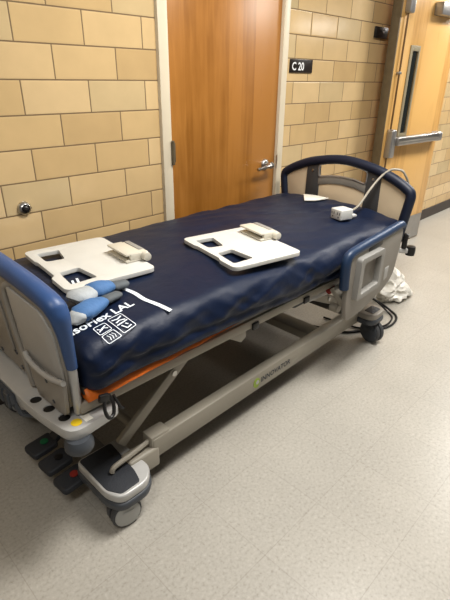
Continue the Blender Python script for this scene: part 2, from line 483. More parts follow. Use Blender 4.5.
# ------------------------------------------------------------------ mattress
MX0, MX1, MY0, MY1, MZ0, MZ1 = .518, 2.535, -.985, -.095, .603, .765
def crown(x, y):
    t = (y + .54) / .445
    z = .772 - .030 * abs(t) ** 3.0
    z += .006 * noise.noise((x * 2.2, y * 2.6, 0)) + .0035 * noise.noise((x * 7, y * 5, 3.1))
    q = .5 * x + .9 * y + .12 * noise.noise((x * 2, y * 2, 9))
    k = max(0.15, min(1, (x - .9) / .9))
    z += k * (.006 * (1 - 2 * abs(noise.noise((q * 9, (x - y) * 1.6, 4.4)))) + .004 * (1 - 2 * abs(noise.noise((x * 4 + 3, y * 13 + .8 * x, 1.2)))))
    if t < -.6: z += .016 * (-t - .6) / .4 * noise.noise((x * 3.6, 0, 8))
    z -= .012 * max(0, (x - 1.2) / 1.3) * max(0, -t)              # softer at the near head side
    return z
def mattress_mesh():
    bm = bmesh.new()
    nx, ny, nz = 190, 64, 16
    r = .045
    def mapp(a, b, c):
        x = MX0 + a * (MX1 - MX0); y = MY0 + b * (MY1 - MY0); z = MZ0 + c * (MZ1 - MZ0)
        ix = min(max(x, MX0 + r), MX1 - r); iy = min(max(y, MY0 + r), MY1 - r); iz = min(max(z, MZ0 + .012), MZ1 - r)
        q = Vector((x, y, z)); i = Vector((ix, iy, iz)); d = q - i
        rr = r if z > (MZ0 + MZ1) / 2 else .012
        if d.length > 1e-7:
            k = max(abs(d.x) / r, abs(d.y) / r, abs(d.z) / rr)
            n = Vector((d.x / r, d.y / r, d.z / rr)).normalized() * k
            q = i + Vector((n.x * r, n.y * r, n.z * rr))
        # top surface follows the crown
        f = (q.z - MZ0) / (MZ1 - MZ0)
        q.z = MZ0 + f * (crown(q.x, q.y) - MZ0)
        # side drape
        side = 0
        if b < .5: side = max(0, 1 - (q.y - MY0) / .06)
        else: side = max(0, 1 - (MY1 - q.y) / .05)
        if side > 0:
            h = 1 - f
            p = q.z - .30 * q.x + .03 * noise.noise((q.x * 4, q.z * 4, 6))
            wr = .7 * noise.noise((q.x * 4, q.z * 5, 1.7)) + .55 * (1 - 2.4 * abs(noise.noise((p * 17, q.x * 2.4, 5.0)))) + .35 * (1 - 2.4 * abs(noise.noise(((q.z + .55 * q.x) * 15, q.x * 3.0, 2.0))))
            amp = .015 * math.sin(math.pi * min(1, max(0, f))) + .004
            out = amp * wr + .012 * math.sin(h * 2.6)
            fold = math.exp(-((q.z - (.648 + .012 * math.sin(q.x * 3))) / .010) ** 2) * -.010
            s = -1 if b < .5 else .35
            q.y += s * side * (out + fold)
            if b < .5: q.z -= side * h * (.012 + .016 * min(1, max(0, (q.x - 1.15) / .4)) + .008 * noise.noise((q.x * 5, 3, 3)))
        return q
    vmap = {}
    def vert(i, j, k):
        key = (i, j, k)
        if key not in vmap: vmap[key] = bm.verts.new(mapp(i / nx, j / ny, k / nz))
        return vmap[key]
    for i in range(nx):
        for j in range(ny):
            bm.faces.new((vert(i, j, 0), vert(i, j + 1, 0), vert(i + 1, j + 1, 0), vert(i + 1, j, 0)))
            bm.faces.new((vert(i, j, nz), vert(i + 1, j, nz), vert(i + 1, j + 1, nz), vert(i, j + 1, nz)))
        for k in range(nz):
            bm.faces.new((vert(i, 0, k), vert(i + 1, 0, k), vert(i + 1, 0, k + 1), vert(i, 0, k + 1)))
            bm.faces.new((vert(i, ny, k), vert(i, ny, k + 1), vert(i + 1, ny, k + 1), vert(i + 1, ny, k)))
    for j in range(ny):
        for k in range(nz):
            bm.faces.new((vert(0, j, k), vert(0, j, k + 1), vert(0, j + 1, k + 1), vert(0, j + 1, k)))
            bm.faces.new((vert(nx, j, k), vert(nx, j + 1, k), vert(nx, j + 1, k + 1), vert(nx, j, k + 1)))
    return bm
mt = empty('mattress', (1.52, -.54, .6), 'navy blue air mattress with white lettering lying on the hospital bed', 'mattress')
from_bm('cover', mattress_mesh(), M['navy'], mt, 80)
def onm(x, y, e=.0015):
    return (x, y, crown(x, y) + e)
TX0, TY0 = .535, -.908
place_text('lettering', 'IsoFlex LAL', .047, lambda u, v: onm(TX0 + u, TY0 + .14 * u + v, .0025), M['print'], mt, .0010, width=.245)
def ribbon(bm, pts, w, e=.0025, closed=False):
    P = [Vector(p) for p in pts]; n = len(P); vs = []
    for i, p in enumerate(P):
        if closed: d = P[(i + 1) % n] - P[i - 1]
        else: d = P[min(i + 1, n - 1)] - P[max(0, i - 1)]
        d.normalize(); s = Vector((-d.y, d.x)) * w / 2
        vs.append((bm.verts.new(onm(p.x + s.x, p.y + s.y, e)), bm.verts.new(onm(p.x - s.x, p.y - s.y, e))))
    for i in range(n if closed else n - 1):
        a, b = vs[i], vs[(i + 1) % n]
        bm.faces.new((a[0], a[1], b[1], b[0]))
def v2(pts): return [Vector(p).to_2d() for p in pts]
def icon_box(cx, cy, w, h):
    a = -.11
    pts = round_poly([(-w / 2, -h / 2), (w / 2, -h / 2), (w / 2, h / 2), (-w / 2, h / 2)], .008, 3)
    out = []
    for i in range(len(pts)):
        p, q = pts[i], pts[(i + 1) % len(pts)]
        for k in range(4):
            t = p.lerp(q, k / 4)
            out.append((cx + t.x, cy + t.y + t.x * a))
    return v2(out)
def quad_loop(Q):
    out = []
    P = round_poly(Q, .006, 2)
    for i in range(len(P)):
        for k in range(4): out.append(P[i].lerp(P[(i + 1) % len(P)], k / 4))
    return out
def in_quad(Q, lines, w):
    q = v2(Q)
    for L in lines:
        ribbon(bm, [(q[0] * (1 - a) + q[1] * a) * (1 - b) + (q[3] * (1 - a) + q[2] * a) * b for a, b in L], w)
QA = [(.598, -.913), (.643, -.906), (.644, -.947), (.597, -.955)]
QB = [(.597, -.962), (.644, -.952), (.648, -.992), (.596, -1.003)]
QC = [(.658, -.899), (.712, -.891), (.715, -.972), (.660, -.986)]
for Q, lines, w in ((QA, [[(.15, .3), (.4, .6), (.6, .45), (.85, .7)], [(.15, .7), (.5, .45), (.85, .3)]], .006),
                    (QB, [[(.3, .2), (.4, .5), (.3, .8)], [(.5, .2), (.6, .5), (.5, .8)], [(.7, .2), (.8, .5), (.7, .8)]], .0035),
                    (QC, [[(.12, .15), (.5, .22), (.85, .14)], [(.2, .38), (.5, .33), (.85, .42)], [(.1, .52), (.9, .50)], [(.3, .62), (.45, .88), (.8, .84)], [(.6, .62), (.7, .74)]], .007)):
    bm = bmesh.new()
    ribbon(bm, quad_loop(Q), .0028, closed=True)
    in_quad(Q, lines, w * .75)
    from_bm('printed_pictogram', bm, M['print'], mt, sm=False)
# white band
bm = bmesh.new()
ribbon(bm, v2(spline([(.812, -.70, 0), (.826, -.80, 0), (.826, -.87, 0), (.842, -.93, 0), (.853, -.972, 0)], 8)), .017)
from_bm('white_band', bm, M['print'], mt, sm=False)
# small white marks seen through the board's hole
bm = bmesh.new()
for dx in (0, .022, .044):
    ribbon(bm, v2([(.680 + dx, -.63 + dx * .3), (.700 + dx, -.575 + dx * .3)]), .009)
from_bm('white_marks', bm, M['print'], mt, sm=False)
# orange underside sheet showing below the cover at the foot
bm = bmesh.new()
n = 60; top = []; bot = []; bk = []
for i in range(n + 1):
    t = i / n; x = .515 + t * .74
    hang = .034 * (1 - t) ** .7 + .001 + .005 * noise.noise((x * 9, 0, 0)) * (1 - t)
    y = -.992 + .004 * noise.noise((x * 14, 2, 0))
    top.append(bm.verts.new((x, y + .02, .606)))
    bot.append(bm.verts.new((x, y + .004, .6 - hang)))
    bk.append(bm.verts.new((x, y + .075, .592 - hang * .4)))
for i in range(n):
    bm.faces.new((top[i], top[i + 1], bot[i + 1], bot[i])); bm.faces.new((bot[i], bot[i + 1], bk[i + 1], bk[i]))
o = from_bm('underside_sheet', bm, M['orange'], mt, 80)
sol = o.modifiers.new('s', 'SOLIDIFY'); sol.thickness = .003
o['label'] = 'orange underside sheet'
# black strap clip
bm = bmesh.new()
tube(bm, spline([(.560, -1.005, .575), (.548, -1.018, .54), (.556, -1.024, .508), (.575, -1.02, .512), (.582, -1.012, .545), (.574, -1.004, .575)], 5), .006, 8)
obox(bm, (.555, -1.008, .575), (.034, .014, .026), (0, .2, 0), .004)
tube(bm, spline([(.59, -1.004, .566), (.60, -1.02, .525), (.61, -1.02, .515)], 5), .005, 8)
o = from_bm('strap_clip', bm, M['black'], mt); o['label'] = 'black strap clip'

# ------------------------------------------------------------------ hospital bed
bed = empty('hospital_bed', (1.5, -.545, 0), 'grey hospital bed on castors with blue edged end boards, parked along the tile wall', 'hospital bed')
CY = -.545
def mir(y, s): return CY + s * (y - CY)

# footboard ---------------------------------------------------------
def fb_part(name, bm, m, parent, *k):
    # the end board is bowed: its middle stands out, its edges sweep back to the bed
    for i in range(-9, 10):
        bmesh.ops.bisect_plane(bm, geom=bm.verts[:] + bm.edges[:] + bm.faces[:], plane_co=(0, CY + i * .05, 0), plane_no=(0, 1, 0))
    for v in bm.verts:
        v.co.x += .006 + .013 * (abs(v.co.y - CY) / .45) ** 2 - .040 * (v.co.z - .51) / .4
        v.co.z += .016 * max(0, (v.co.z - .70) / .23)
    return from_bm(name, bm, m, parent, *k)
def fb_outline(g=0):
    half = [(.395 - g, .510 + g), (.432 - g, .69), (.444 - g, .82), (.442 - g, .865 - g), (.400 - g * .7, .895 - g), (.25, .920 - g), (0, .930 - g)]
    L = [(CY - h, z) for h, z in half]; Rr = [(CY + h, z) for h, z in reversed(half[:-1])]
    return L + Rr
bm = bmesh.new()
add_prism(bm, round_poly(fb_outline(.012), .03, 4), YZ, .468, .502, .006)
fb = fb_part('footboard', bm, M['shell'], bed); fb['label'] = 'grey footboard panel'
rim = [(CY - .432, .70)] + [(CY - .440, .79), (CY - .441, .835), (CY - .436, .868), (CY - .402, .893), (CY - .25, .918), (CY, .930), (CY + .25, .918), (CY + .402, .893), (CY + .436, .868), (CY + .441, .835), (CY + .440, .79)] + [(CY + .432, .70)]
rim = spline([(.487, y, z) for y, z in rim], 7)
bm = bmesh.new(); tube(bm, rim, [.014 + .014 * min(1, min(i, len(rim) - 1 - i) / 24) for i in range(len(rim))], 14, squash=((1, 0, 0), 1.12))
o = fb_part('edge_trim', bm, M['bluevinyl'], fb); o['label'] = 'blue padded edge trim'
for s in (1, -1):
    # lower metal edge strip
    bm = bmesh.new()
    tube(bm, [(.487, mir(-.976, s), .703), (.487, mir(-.957, s), .60), (.487, mir(-.937, s), .512)], .013, 10)
    fb_part('edge_strip', bm, M['silver'], fb)
    # lighter raised outer panel
    pts = [(mir(-.735, s), .885), (mir(-.93, s), .862), (mir(-.968, s), .80), (mir(-.957, s), .66), (mir(-.92, s), .525), (mir(-.715, s), .525)]
    bm = bmesh.new(); add_prism(bm, round_poly(pts, .02, 4), YZ, .4605, .4685, .003)
    fb_part('outer_panel', bm, M['shell_l'], fb)
    # upright ridge
    bm = bmesh.new()
    tube(bm, spline([(.478, mir(-.765, s), .891), (.466, mir(-.735, s), .884), (.461, mir(-.716, s), .86), (.461, mir(-.708, s), .80), (.461, mir(-.708, s), .66), (.461, mir(-.708, s), .512)], 6), .010, 10)
    fb_part('ridge', bm, M['shell'], fb)
    # pocket with lip
    pts = [(mir(-.765, s), .655), (mir(-.82, s), .640), (mir(-.975, s), .655), (mir(-.935, s), .512), (mir(-.765, s), .512)]
    bm = bmesh.new(); add_prism(bm, round_poly(pts, [.015, .05, .015, .02, .02], 4), YZ, .447, .462, .004)
    pk = fb_part('pocket', bm, M['shell'], fb)
    bm = bmesh.new()
    tube(bm, spline([(.452, mir(-.755, s), .672), (.447, mir(-.78, s), .660), (.445, mir(-.84, s), .648), (.446, mir(-.91, s), .650), (.452, mir(-.975, s), .660)], 5), .009, 10)
    fb_part('pocket_lip', bm, M['shell_l'], pk)
    for (y, z) in ((-.87, .62), (-.88, .545)):
        bm = bmesh.new(); lathe(bm, [(.007, .4475), (.007, .4455), (.003, .445)], (0, mir(y, s), z), 'x', 12)
        fb_part('screw', bm, M['dgrey'], pk)
    for (y, z) in ((-.615, .60), (-.63, .545)):
        bm = bmesh.new(); lathe(bm, [(.008, .4685), (.008, .4655), (.003, .465)], (0, mir(y, s), z), 'x', 12)
        fb_part('screw', bm, M['dgrey'], fb)
bm = bmesh.new()
add_prism(bm, round_poly([(CY - .09, .86), (CY + .09, .86), (CY + .075, .60), (CY - .075, .60)], .03), YZ, .4605, .4685, .004)
fb_part('centre_panel', bm, M['shell'], fb)

# headboard ---------------------------------------------------------
HX = 2.565
hr = [(-.408, .60), (-.424, .72), (-.438, .82), (-.441, .866), (-.420, .896), (-.33, .942), (-.2, .984), (0, 1.010)]
pts = [(HX, CY + y, z) for y, z in hr] + [(HX, CY - y, z) for y, z in reversed(hr[:-1])]
bm = bmesh.new(); tube(bm, spline(pts, 7), .028, 12)
hb = from_bm('headboard', bm, M['navytrim'], bed); hb['label'] = 'navy arched headboard frame'
bm = bmesh.new()
add_prism(bm, round_poly([(CY - .40, .56), (CY + .40, .56), (CY + .415, .70), (CY - .415, .70)], .01), YZ, HX - .014, HX + .014, .004)
from_bm('bottom_panel', bm, M['navytrim'], hb)
for s in (1, -1):
    pts = [(mir(CY - .415, s), .66), (mir(CY - .434, s), .86), (mir(CY - .39, s), .905), (mir(CY - .25, s), .962), (mir(CY - .20, s), .66)]
    bm = bmesh.new(); add_prism(bm, pts, YZ, HX - .006, HX + .006, .002)
    from_bm('side_panel', bm, M['panelb'], hb)
    pts = [(mir(CY - .262, s), .66), (mir(CY - .256, s), .967), (mir(CY - .166, s), .992), (mir(CY - .158, s), .66)]
    bm = bmesh.new(); add_prism(bm, pts, YZ, HX - .012, HX + .012, .004)
    ps = from_bm('post', bm, M['post'], hb)
    bm = bmesh.new(); lathe(bm, [(.008, HX - .0125), (.008, HX - .0145), (.004, HX - .016)], (0, mir(CY - .21, s), .925), 'x', 12)
    from_bm('bolt', bm, M['chrome'], ps)
arch_t = [(-.17, .885), (-.09, .903), (0, .909), (.09, .903), (.17, .885)]
arch_b = [(.17, .838), (.09, .857), (0, .864), (-.09, .857), (-.17, .838)]
bm = bmesh.new(); add_prism(bm, [(CY + y, z) for y, z in arch_t + arch_b], YZ, HX - .012, HX + .012, .004)
from_bm('arch_band', bm, M['arch'], hb)
bm = bmesh.new(); add_prism(bm, [(CY + y, z + .003) for y, z in reversed(arch_b)] + [(CY + .17, .66), (CY - .17, .66)], YZ, HX - .006, HX + .006, .002)
from_bm('centre_panel', bm, M['panelb'], hb)
bm = bmesh.new()
slot = [(-.165, .89), (-.09, .906), (0, .912), (.09, .906), (.165, .89), (.168, .966), (.09, .984), (0, .990), (-.09, .984), (-.168, .966)]
tube(bm, [Vector((HX - .010, CY + p.x, p.y)) for p in round_poly(slot, .02, 4)], .006, 8, closed=True)
from_bm('slot_rim', bm, M['alu'], hb)
# head end corner bumper with roller
for s in (1, -1):
    bm = bmesh.new(); bar(bm, (2.52, mir(-.90, s), .545), (2.63, mir(-1.00, s), .535), .035, .03, .006)
    from_bm('corner_arm', bm, M['silver'], bed)
for s in (1, -1):
    bm = bmesh.new(); lathe(bm, [(.012, -.03), (.026, -.026), (.028, 0), (.026, .026), (.012, .03)], (2.64, mir(-1.012, s), .535), 'z', 20)
    from_bm('wall_bumper', bm, M['black'], bed)
bm = bmesh.new(); obox(bm, (2.60, -.985, .585), (.03, .03, .07), (0, 0, .3), .008)
lathe(bm, [(.008, .61), (.018, .615), (.018, .64), (.008, .645)], (2.60, -.985, 0), 'z', 14)
o = from_bm('release_knob', bm, M['black'], bed)

# mattress support frame --------------------------------------------
bm = bmesh.new()
for s in (1, -1):
    bar(bm, (.50, mir(-.945, s), .532), (2.55, mir(-.945, s), .532), .03, .040, .006)
for x in (.62, 1.1, 1.55, 2.0, 2.5):
    bar(bm, (x, -.93, .532), (x, -.16, .532), .04, .034, .004)
from_bm('bed_frame', bm, M['steel'], bed)
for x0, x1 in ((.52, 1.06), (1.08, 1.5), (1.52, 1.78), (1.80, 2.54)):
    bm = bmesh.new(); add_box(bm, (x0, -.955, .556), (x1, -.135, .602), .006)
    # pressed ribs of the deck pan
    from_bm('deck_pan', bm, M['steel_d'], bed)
for (x, y) in ((1.20, -.950),):
    bm = bmesh.new(); add_prism(bm, [(x - .05, .515), (x + .05, .515), (x + .05, .485), (x + .02, .47)], XZ, y - .008, y + .012, .002)
    from_bm('bracket', bm, M['steel'], bed)
for cx in (1.30, 1.66):
    bm = bmesh.new(); obox(bm, (cx, -.964, .52), (.04, .01, .03), (0, 0, 0), .003)
    from_bm('rail_clip', bm, M['black'], bed)
bm = bmesh.new(); lathe(bm, [(.004, -.03), (.016, -.025), (.018, 0), (.016, .025), (.004, .03)], (1.93, -.93, .475), 'x', 14)
o = from_bm('release_handle', bm, M['red'], bed); o['label'] = 'red release handle'
bm = bmesh.new(); bar(bm, (1.75, -.90, .47), (2.12, -.90, .45), .03, .03, .004); bar(bm, (1.93, -.90, .46), (1.93, -.5, .46), .03, .02, .004)
from_bm('lever_bar', bm, M['silver'], bed)

# foot end tray -----------------------------------------------------
tray = [(.412, -.06), (.398, CY), (.428, -1.045), (.60, -1.005), (.60, -.085)]
tray = [(.445, -.08), (.408, -.30), (.408, -.80), (.440, -1.008), (.622, -.985), (.622, -.105)]
holes = []
HP = [(.442, -.773), (.451, -.845), (.464, -.918)]
def circ(cx, cy, r, n=16): return [Vector((cx + r * math.cos(2 * math.pi * k / n), cy + r * math.sin(2 * math.pi * k / n))) for k in range(n)]
bm = bmesh.new()
hl = [circ(x, y, .018) for x, y in HP] + [circ(x, mir(y, -1), .018) for x, y in HP]
add_prism(bm, round_poly(tray, [.05, .1, .1, .05, .03, .03], 5), XY, .466, .502, .006, hl)
ty = from_bm('foot_tray', bm, M['silver'], bed); ty['label'] = 'silver tray below the footboard'
for x, y in HP:
    for s in (1, -1):
        bm = bmesh.new(); lathe(bm, [(.0175, .467), (.0175, .4995)], (x, mir(y, s), 0), 'z', 16)  # near-flush black disc stands in for the shade inside the hole
        from_bm('hole_shade', bm, M['black'], ty)
bm = bmesh.new(); lathe(bm, [(.017, .5022), (.017, .5032)], (.478, -.966, 0), 'z', 18)
o = from_bm('sticker', bm, M['yellow'], ty); o['label'] = 'round yellow sticker'
bm = bmesh.new(); add_box(bm, (.50, -.985, .5022), (.525, -.93, .5030), 0)
from_bm('paper_tag', bm, M['paper'], ty)
for s in (1, -1):
    bm = bmesh.new(); lathe(bm, [(.020, .420), (.040, .423), (.044, .429), (.044, .448), (.040, .457), (.036, .466)], (.468, mir(-.985, s), 0), 'z', 26)
    bp_ = from_bm('roller_bumper', bm, M['dgrey'], bed)
    bm = bmesh.new(); lathe(bm, [(.006, .417), (.008, .419), (.008, .422)], (.468, mir(-.985, s), 0), 'z', 12)
    from_bm('roller_bolt', bm, M['chrome'], bp_)
# dark hook rack on the tray's outer face
bm = bmesh.new()
obox(bm, (.398, -.62, .478), (.020, .15, .04), (0, 0, 0), .006)
for y in (-.67, -.62, -.57): obox(bm, (.388, y, .474), (.012, .03, .055), (0, 0, 0), .003)
tube(bm, spline([(.402, -.685, .47), (.412, -.70, .42), (.45, -.70, .39)], 5), .008, 8)
from_bm('cord_hook', bm, M['dgrey'], bed)

# base --------------------------------------------------------------
for s in (1, -1):
    bm = bmesh.new()
    y0, y1 = mir(-.905, s), mir(-.885, s)
    bar(bm, (.775, y0 + s * .0014, .169), (2.34, y1, .182), .055, .092, .010)
    beam = from_bm('base_beam', bm, M['steel'], bed)
    if s == 1:
        fy = lambda x: -.905 + (x - .66) / 1.68 * .02 - .0288
        place_text('lettering', 'INNOVATOR', .040, lambda u, v: (1.405 + u, fy(1.4 + u), .164 + (1.4 + u) * .008 - .011 + v), M['greytext'], beam, .0007, width=.225)
        bm = bmesh.new()
        t = bmesh.new()
        pts = [Vector((1.372 + .022 * math.cos(a), .176 + .026 * math.sin(a))) for a in [2 * math.pi * k / 18 for k in range(18)]]
        add_prism(bm, pts, XZ, fy(1.37) - .0005, fy(1.37) + .002, 0)
        from_bm('emblem', bm, M['lime'], beam)
        bm = bmesh.new()
        lathe(bm, [(.011, fy(1.37) - .0015), (.011, fy(1.37) + .001)], (1.377, 0, .178), 'y', 14)
        from_bm('emblem_centre', bm, M['silver'], beam)
        t.free()
for cx, cz in ((.625, .130), (2.36, .165)):
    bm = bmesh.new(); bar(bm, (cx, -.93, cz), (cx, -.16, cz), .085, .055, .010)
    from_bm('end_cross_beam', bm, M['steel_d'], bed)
bm = bmesh.new()
bar(bm, (1.98, -.90, .15), (1.98, -.19, .15), .11, .05, .010)
from_bm('middle_cross_beam', bm, M['steel'], bed)

def foot_cover(poly, zt, wheel, pad, s, skew, foot=True):
    """corner cover with silver rim, dark pad, bumper band and castor"""
    P = [(x, mir(y, s)) for x, y in poly]
    bm = bmesh.new(); add_prism(bm, round_poly(P, .03, 5), XY, zt - .035, zt, .008, (), 3)
    cv = from_bm('corner_cover', bm, M['silver'] if foot else M['shell'], bed)
    c = Vector((sum(p[0] for p in P) / len(P), sum(p[1] for p in P) / len(P)))
    P2 = [((p[0] - c.x) * 1.05 + c.x, (p[1] - c.y) * 1.05 + c.y) for p in P]
    bm = bmesh.new(); add_prism(bm, round_poly(P2, .035, 5), XY, zt - .068, zt - .034, .01, (), 3)
    from_bm('bumper_band', bm, M['dgrey'], cv)
    bm = bmesh.new(); add_prism(bm, round_poly([(x, mir(y, s)) for x, y in pad], .012, 4), XY, zt - .003, zt + .0025, .001)
    from_bm('tread_pad', bm, M['pad'], cv)
    # castor
    wx, wy, r = wheel; wy = mir(wy, s)
    bm = bmesh.new()
    lathe(bm, [(.020, r + .005), (.030, r + .012), (.030, zt - .06)], (wx, wy, 0), 'z', 18)
    ca = from_bm('castor', bm, M['dgrey'], bed)
    Rz = Matrix.Translation((wx, wy, 0)) @ Matrix.Rotation(skew, 4, 'Z')
    for t in (-1, 1):
        bm = bmesh.new()
        lathe(bm, [(r * .62, t * .004), (r * .96, t * .005), (r, t * .010), (r, t * .022), (r * .95, t * .028), (r * .80, t * .030)], (0, 0, r), 'y', 36)
        bmesh.ops.transform(bm, matrix=Rz, verts=bm.verts)
        w = from_bm('wheel', bm, M['tread'], ca)
        bm = bmesh.new()
        lathe(bm, [(r * .86, t * .028), (r * .84, t * .033), (r * .5, t * .037), (r * .12, t * .038)], (0, 0, r), 'y', 36)
        obox(bm, (0, t * .036, r * 1.25), (r * .75, .006, r * .30), (0, 0, 0), .002)
        bmesh.ops.transform(bm, matrix=Rz, verts=bm.verts)
        from_bm('wheel_cover', bm, M['hub'] if foot else M['dgrey'], w)
ft_poly = [(.535, -.77), (.535, -.975), (.562, -1.03), (.67, -1.03), (.72, -.98), (.715, -.86), (.73, -.77)]
ft_pad = [(.545, -.78), (.544, -.968), (.572, -1.016), (.650, -1.014), (.665, -.96), (.68, -.78)]
hd_poly = [(2.30, -.84), (2.29, -.98), (2.32, -1.015), (2.43, -1.01), (2.455, -.97), (2.45, -.84)]
hd_pad = [(2.33, -.93), (2.33, -.99), (2.42, -.99), (2.425, -.93)]
for s in (1, -1):
    foot_cover(ft_poly, .168, (.592, -.985, .057), ft_pad, s, R(-8) * s, True)
    foot_cover(hd_poly, .215, (2.395, -.968, .070), hd_pad, s, R(-102) * s, False)
# raised pedal bar over the cover
for s in (1, -1):
    bm = bmesh.new()
    tube(bm, spline([(.598, mir(-.918, s), .176), (.612, mir(-.917, s), .192), (.68, mir(-.914, s), .198), (.76, mir(-.905, s), .200), (.80, mir(-.90, s), .195)], 5), .010, 8)
    obox(bm, (.815, mir(-.895, s), .195), (.09, .062, .060), (0, 0, 0), .008)
    from_bm('brake_bar', bm, M['steel'], bed)
    bm = bmesh.new(); add_box(bm, (.665, min(mir(-.935, s), mir(-.865, s)), .085), (.80, max(mir(-.935, s), mir(-.865, s)), .178), .012, 3)
    from_bm('beam_end', bm, M['steel'], bed)
# three floor pedals at the foot end
for y, mk in ((-.528, 'green'), (-.648, 'black'), (-.768, 'red')):
    bm = bmesh.new()
    add_prism(bm, round_poly([(.462, y - .045), (.455, y + .045), (.565, y + .045), (.565, y - .045)], .018, 4), lambda u, v, t: (u, v, t + (u - .5) * .12), .082, .108, .007, (), 3)
    bar(bm, (.56, y, .105), (.60, y, .13), .05, .022, .004)
    pd = from_bm('pedal', bm, M['dgrey'], bed)
    pd.data.materials[0] = M['pad']
    bm = bmesh.new(); lathe(bm, [(.016, .1085), (.016, .1125), (.010, .1135)], (.525, y, .004), 'z', 16)
    from_bm('pedal_mark', bm, M[mk], pd)

# lift arms, two at each end
for s in (1, -1):
    ya = mir(-.86, s)
    bm = bmesh.new(); bar(bm, (.675, ya, .22), (1.075, ya, .515), .022, .046, .005)
    la = from_bm('lift_arm', bm, M['steel'], bed)
    bm = bmesh.new(); lathe(bm, [(.012, -.016), (.012, .016)], (.935, ya, .415), 'y', 14)
    from_bm('pivot_bolt', bm, M['chrome'], la)
    bm = bmesh.new(); bar(bm, (2.36, ya + s * .03, .21), (1.72, ya + s * .03, .50), .03, .045, .005)
    la = from_bm('lift_arm', bm, M['steel'], bed)
    bm = bmesh.new(); lathe(bm, [(.012, -.02), (.012, .02)], (2.06, ya + s * .03, .35), 'y', 14)
    from_bm('pivot_bolt', bm, M['chrome'], la)
for cx, cz in ((.74, .265), (1.05, .50), (2.30, .24)):
    bm = bmesh.new(); tube(bm, [(cx, -.85, cz), (cx, -.24, cz)], .016, 10)
    from_bm('lift_axle', bm, M['steel'], bed)
bm = bmesh.new()
tube(bm, [(.76, -.55, .24), (1.16, -.55, .38)], .034, 14); tube(bm, [(1.16, -.55, .38), (1.48, -.55, .50)], .016, 12)
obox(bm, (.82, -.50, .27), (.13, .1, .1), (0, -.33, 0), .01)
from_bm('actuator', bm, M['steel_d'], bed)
bm = bmesh.new(); obox(bm, (2.06, -.53, .445), (.66, .64, .085), (0, 0, 0), .015)  # motor, its black box enlarged to add shade under the deck
from_bm('motor_box', bm, M['black'], bed)

# side rail on the near head side -----------------------------------
out = [(1.822, .712), (2.345, .757), (2.352, .70), (2.315, .50), (2.24, .440), (1.99, .375), (1.862, .370), (1.84, .44)]
bm = bmesh.new()
add_prism(bm, round_poly(out, [.03, .03, .02, .04, .05, .05, .02, .03], 5), XZ, -1.072, -1.045, .006)
rl = from_bm('side_rail', bm, M['shell'], bed); rl['label'] = 'grey side rail with blue cap'
bm = bmesh.new()
cap = spline([(1.822, -1.058, .555), (1.815, -1.058, .64), (1.818, -1.058, .695), (1.845, -1.058, .722), (1.95, -1.058, .735), (2.15, -1.058, .750), (2.32, -1.058, .764), (2.352, -1.058, .752)], 6)
tube(bm, cap, .023, 12)
o = from_bm('rail_cap', bm, M['capblue'], rl); o['label'] = 'blue padded rail cap'
bm = bmesh.new()
add_prism(bm, round_poly([(1.884, .697), (2.108, .703), (2.108, .496), (1.880, .480)], .02, 4), XZ, -1.102, -1.068, .008,
          [round_poly([(1.914, .668), (2.078, .673), (2.078, .524), (1.912, .510)], .012, 4)], 3)
from_bm('handle_frame', bm, M['frame_grey'], rl)
bm = bmesh.new(); add_prism(bm, round_poly([(1.99, .722), (2.12, .733), (2.12, .708), (1.99, .702)], .005), XZ, -1.0745, -1.071, .001)
from_bm('control_window', bm, M['black'], rl)
bm = bmesh.new(); add_prism(bm, round_poly([(2.20, .56), (2.24, .565), (2.235, .50), (2.20, .49)], .006), XZ, -1.0735, -1.071, .001)
from_bm('rail_label', bm, M['silver'], rl)
for cx, cz in ((1.90, .43), (2.25, .49)):
    bm = bmesh.new(); bar(bm, (cx, -1.04, cz), (cx, -.96, .51), .05, .03, .005)
    from_bm('rail_bracket', bm, M['steel'], rl)
bm = bmesh.new(); lathe(bm, [(.022, -1.0), (.022, -.955), (.014, -.95)], (1.905, 0, .40), 'y', 16)
from_bm('rail_pivot', bm, M['steel'], rl)

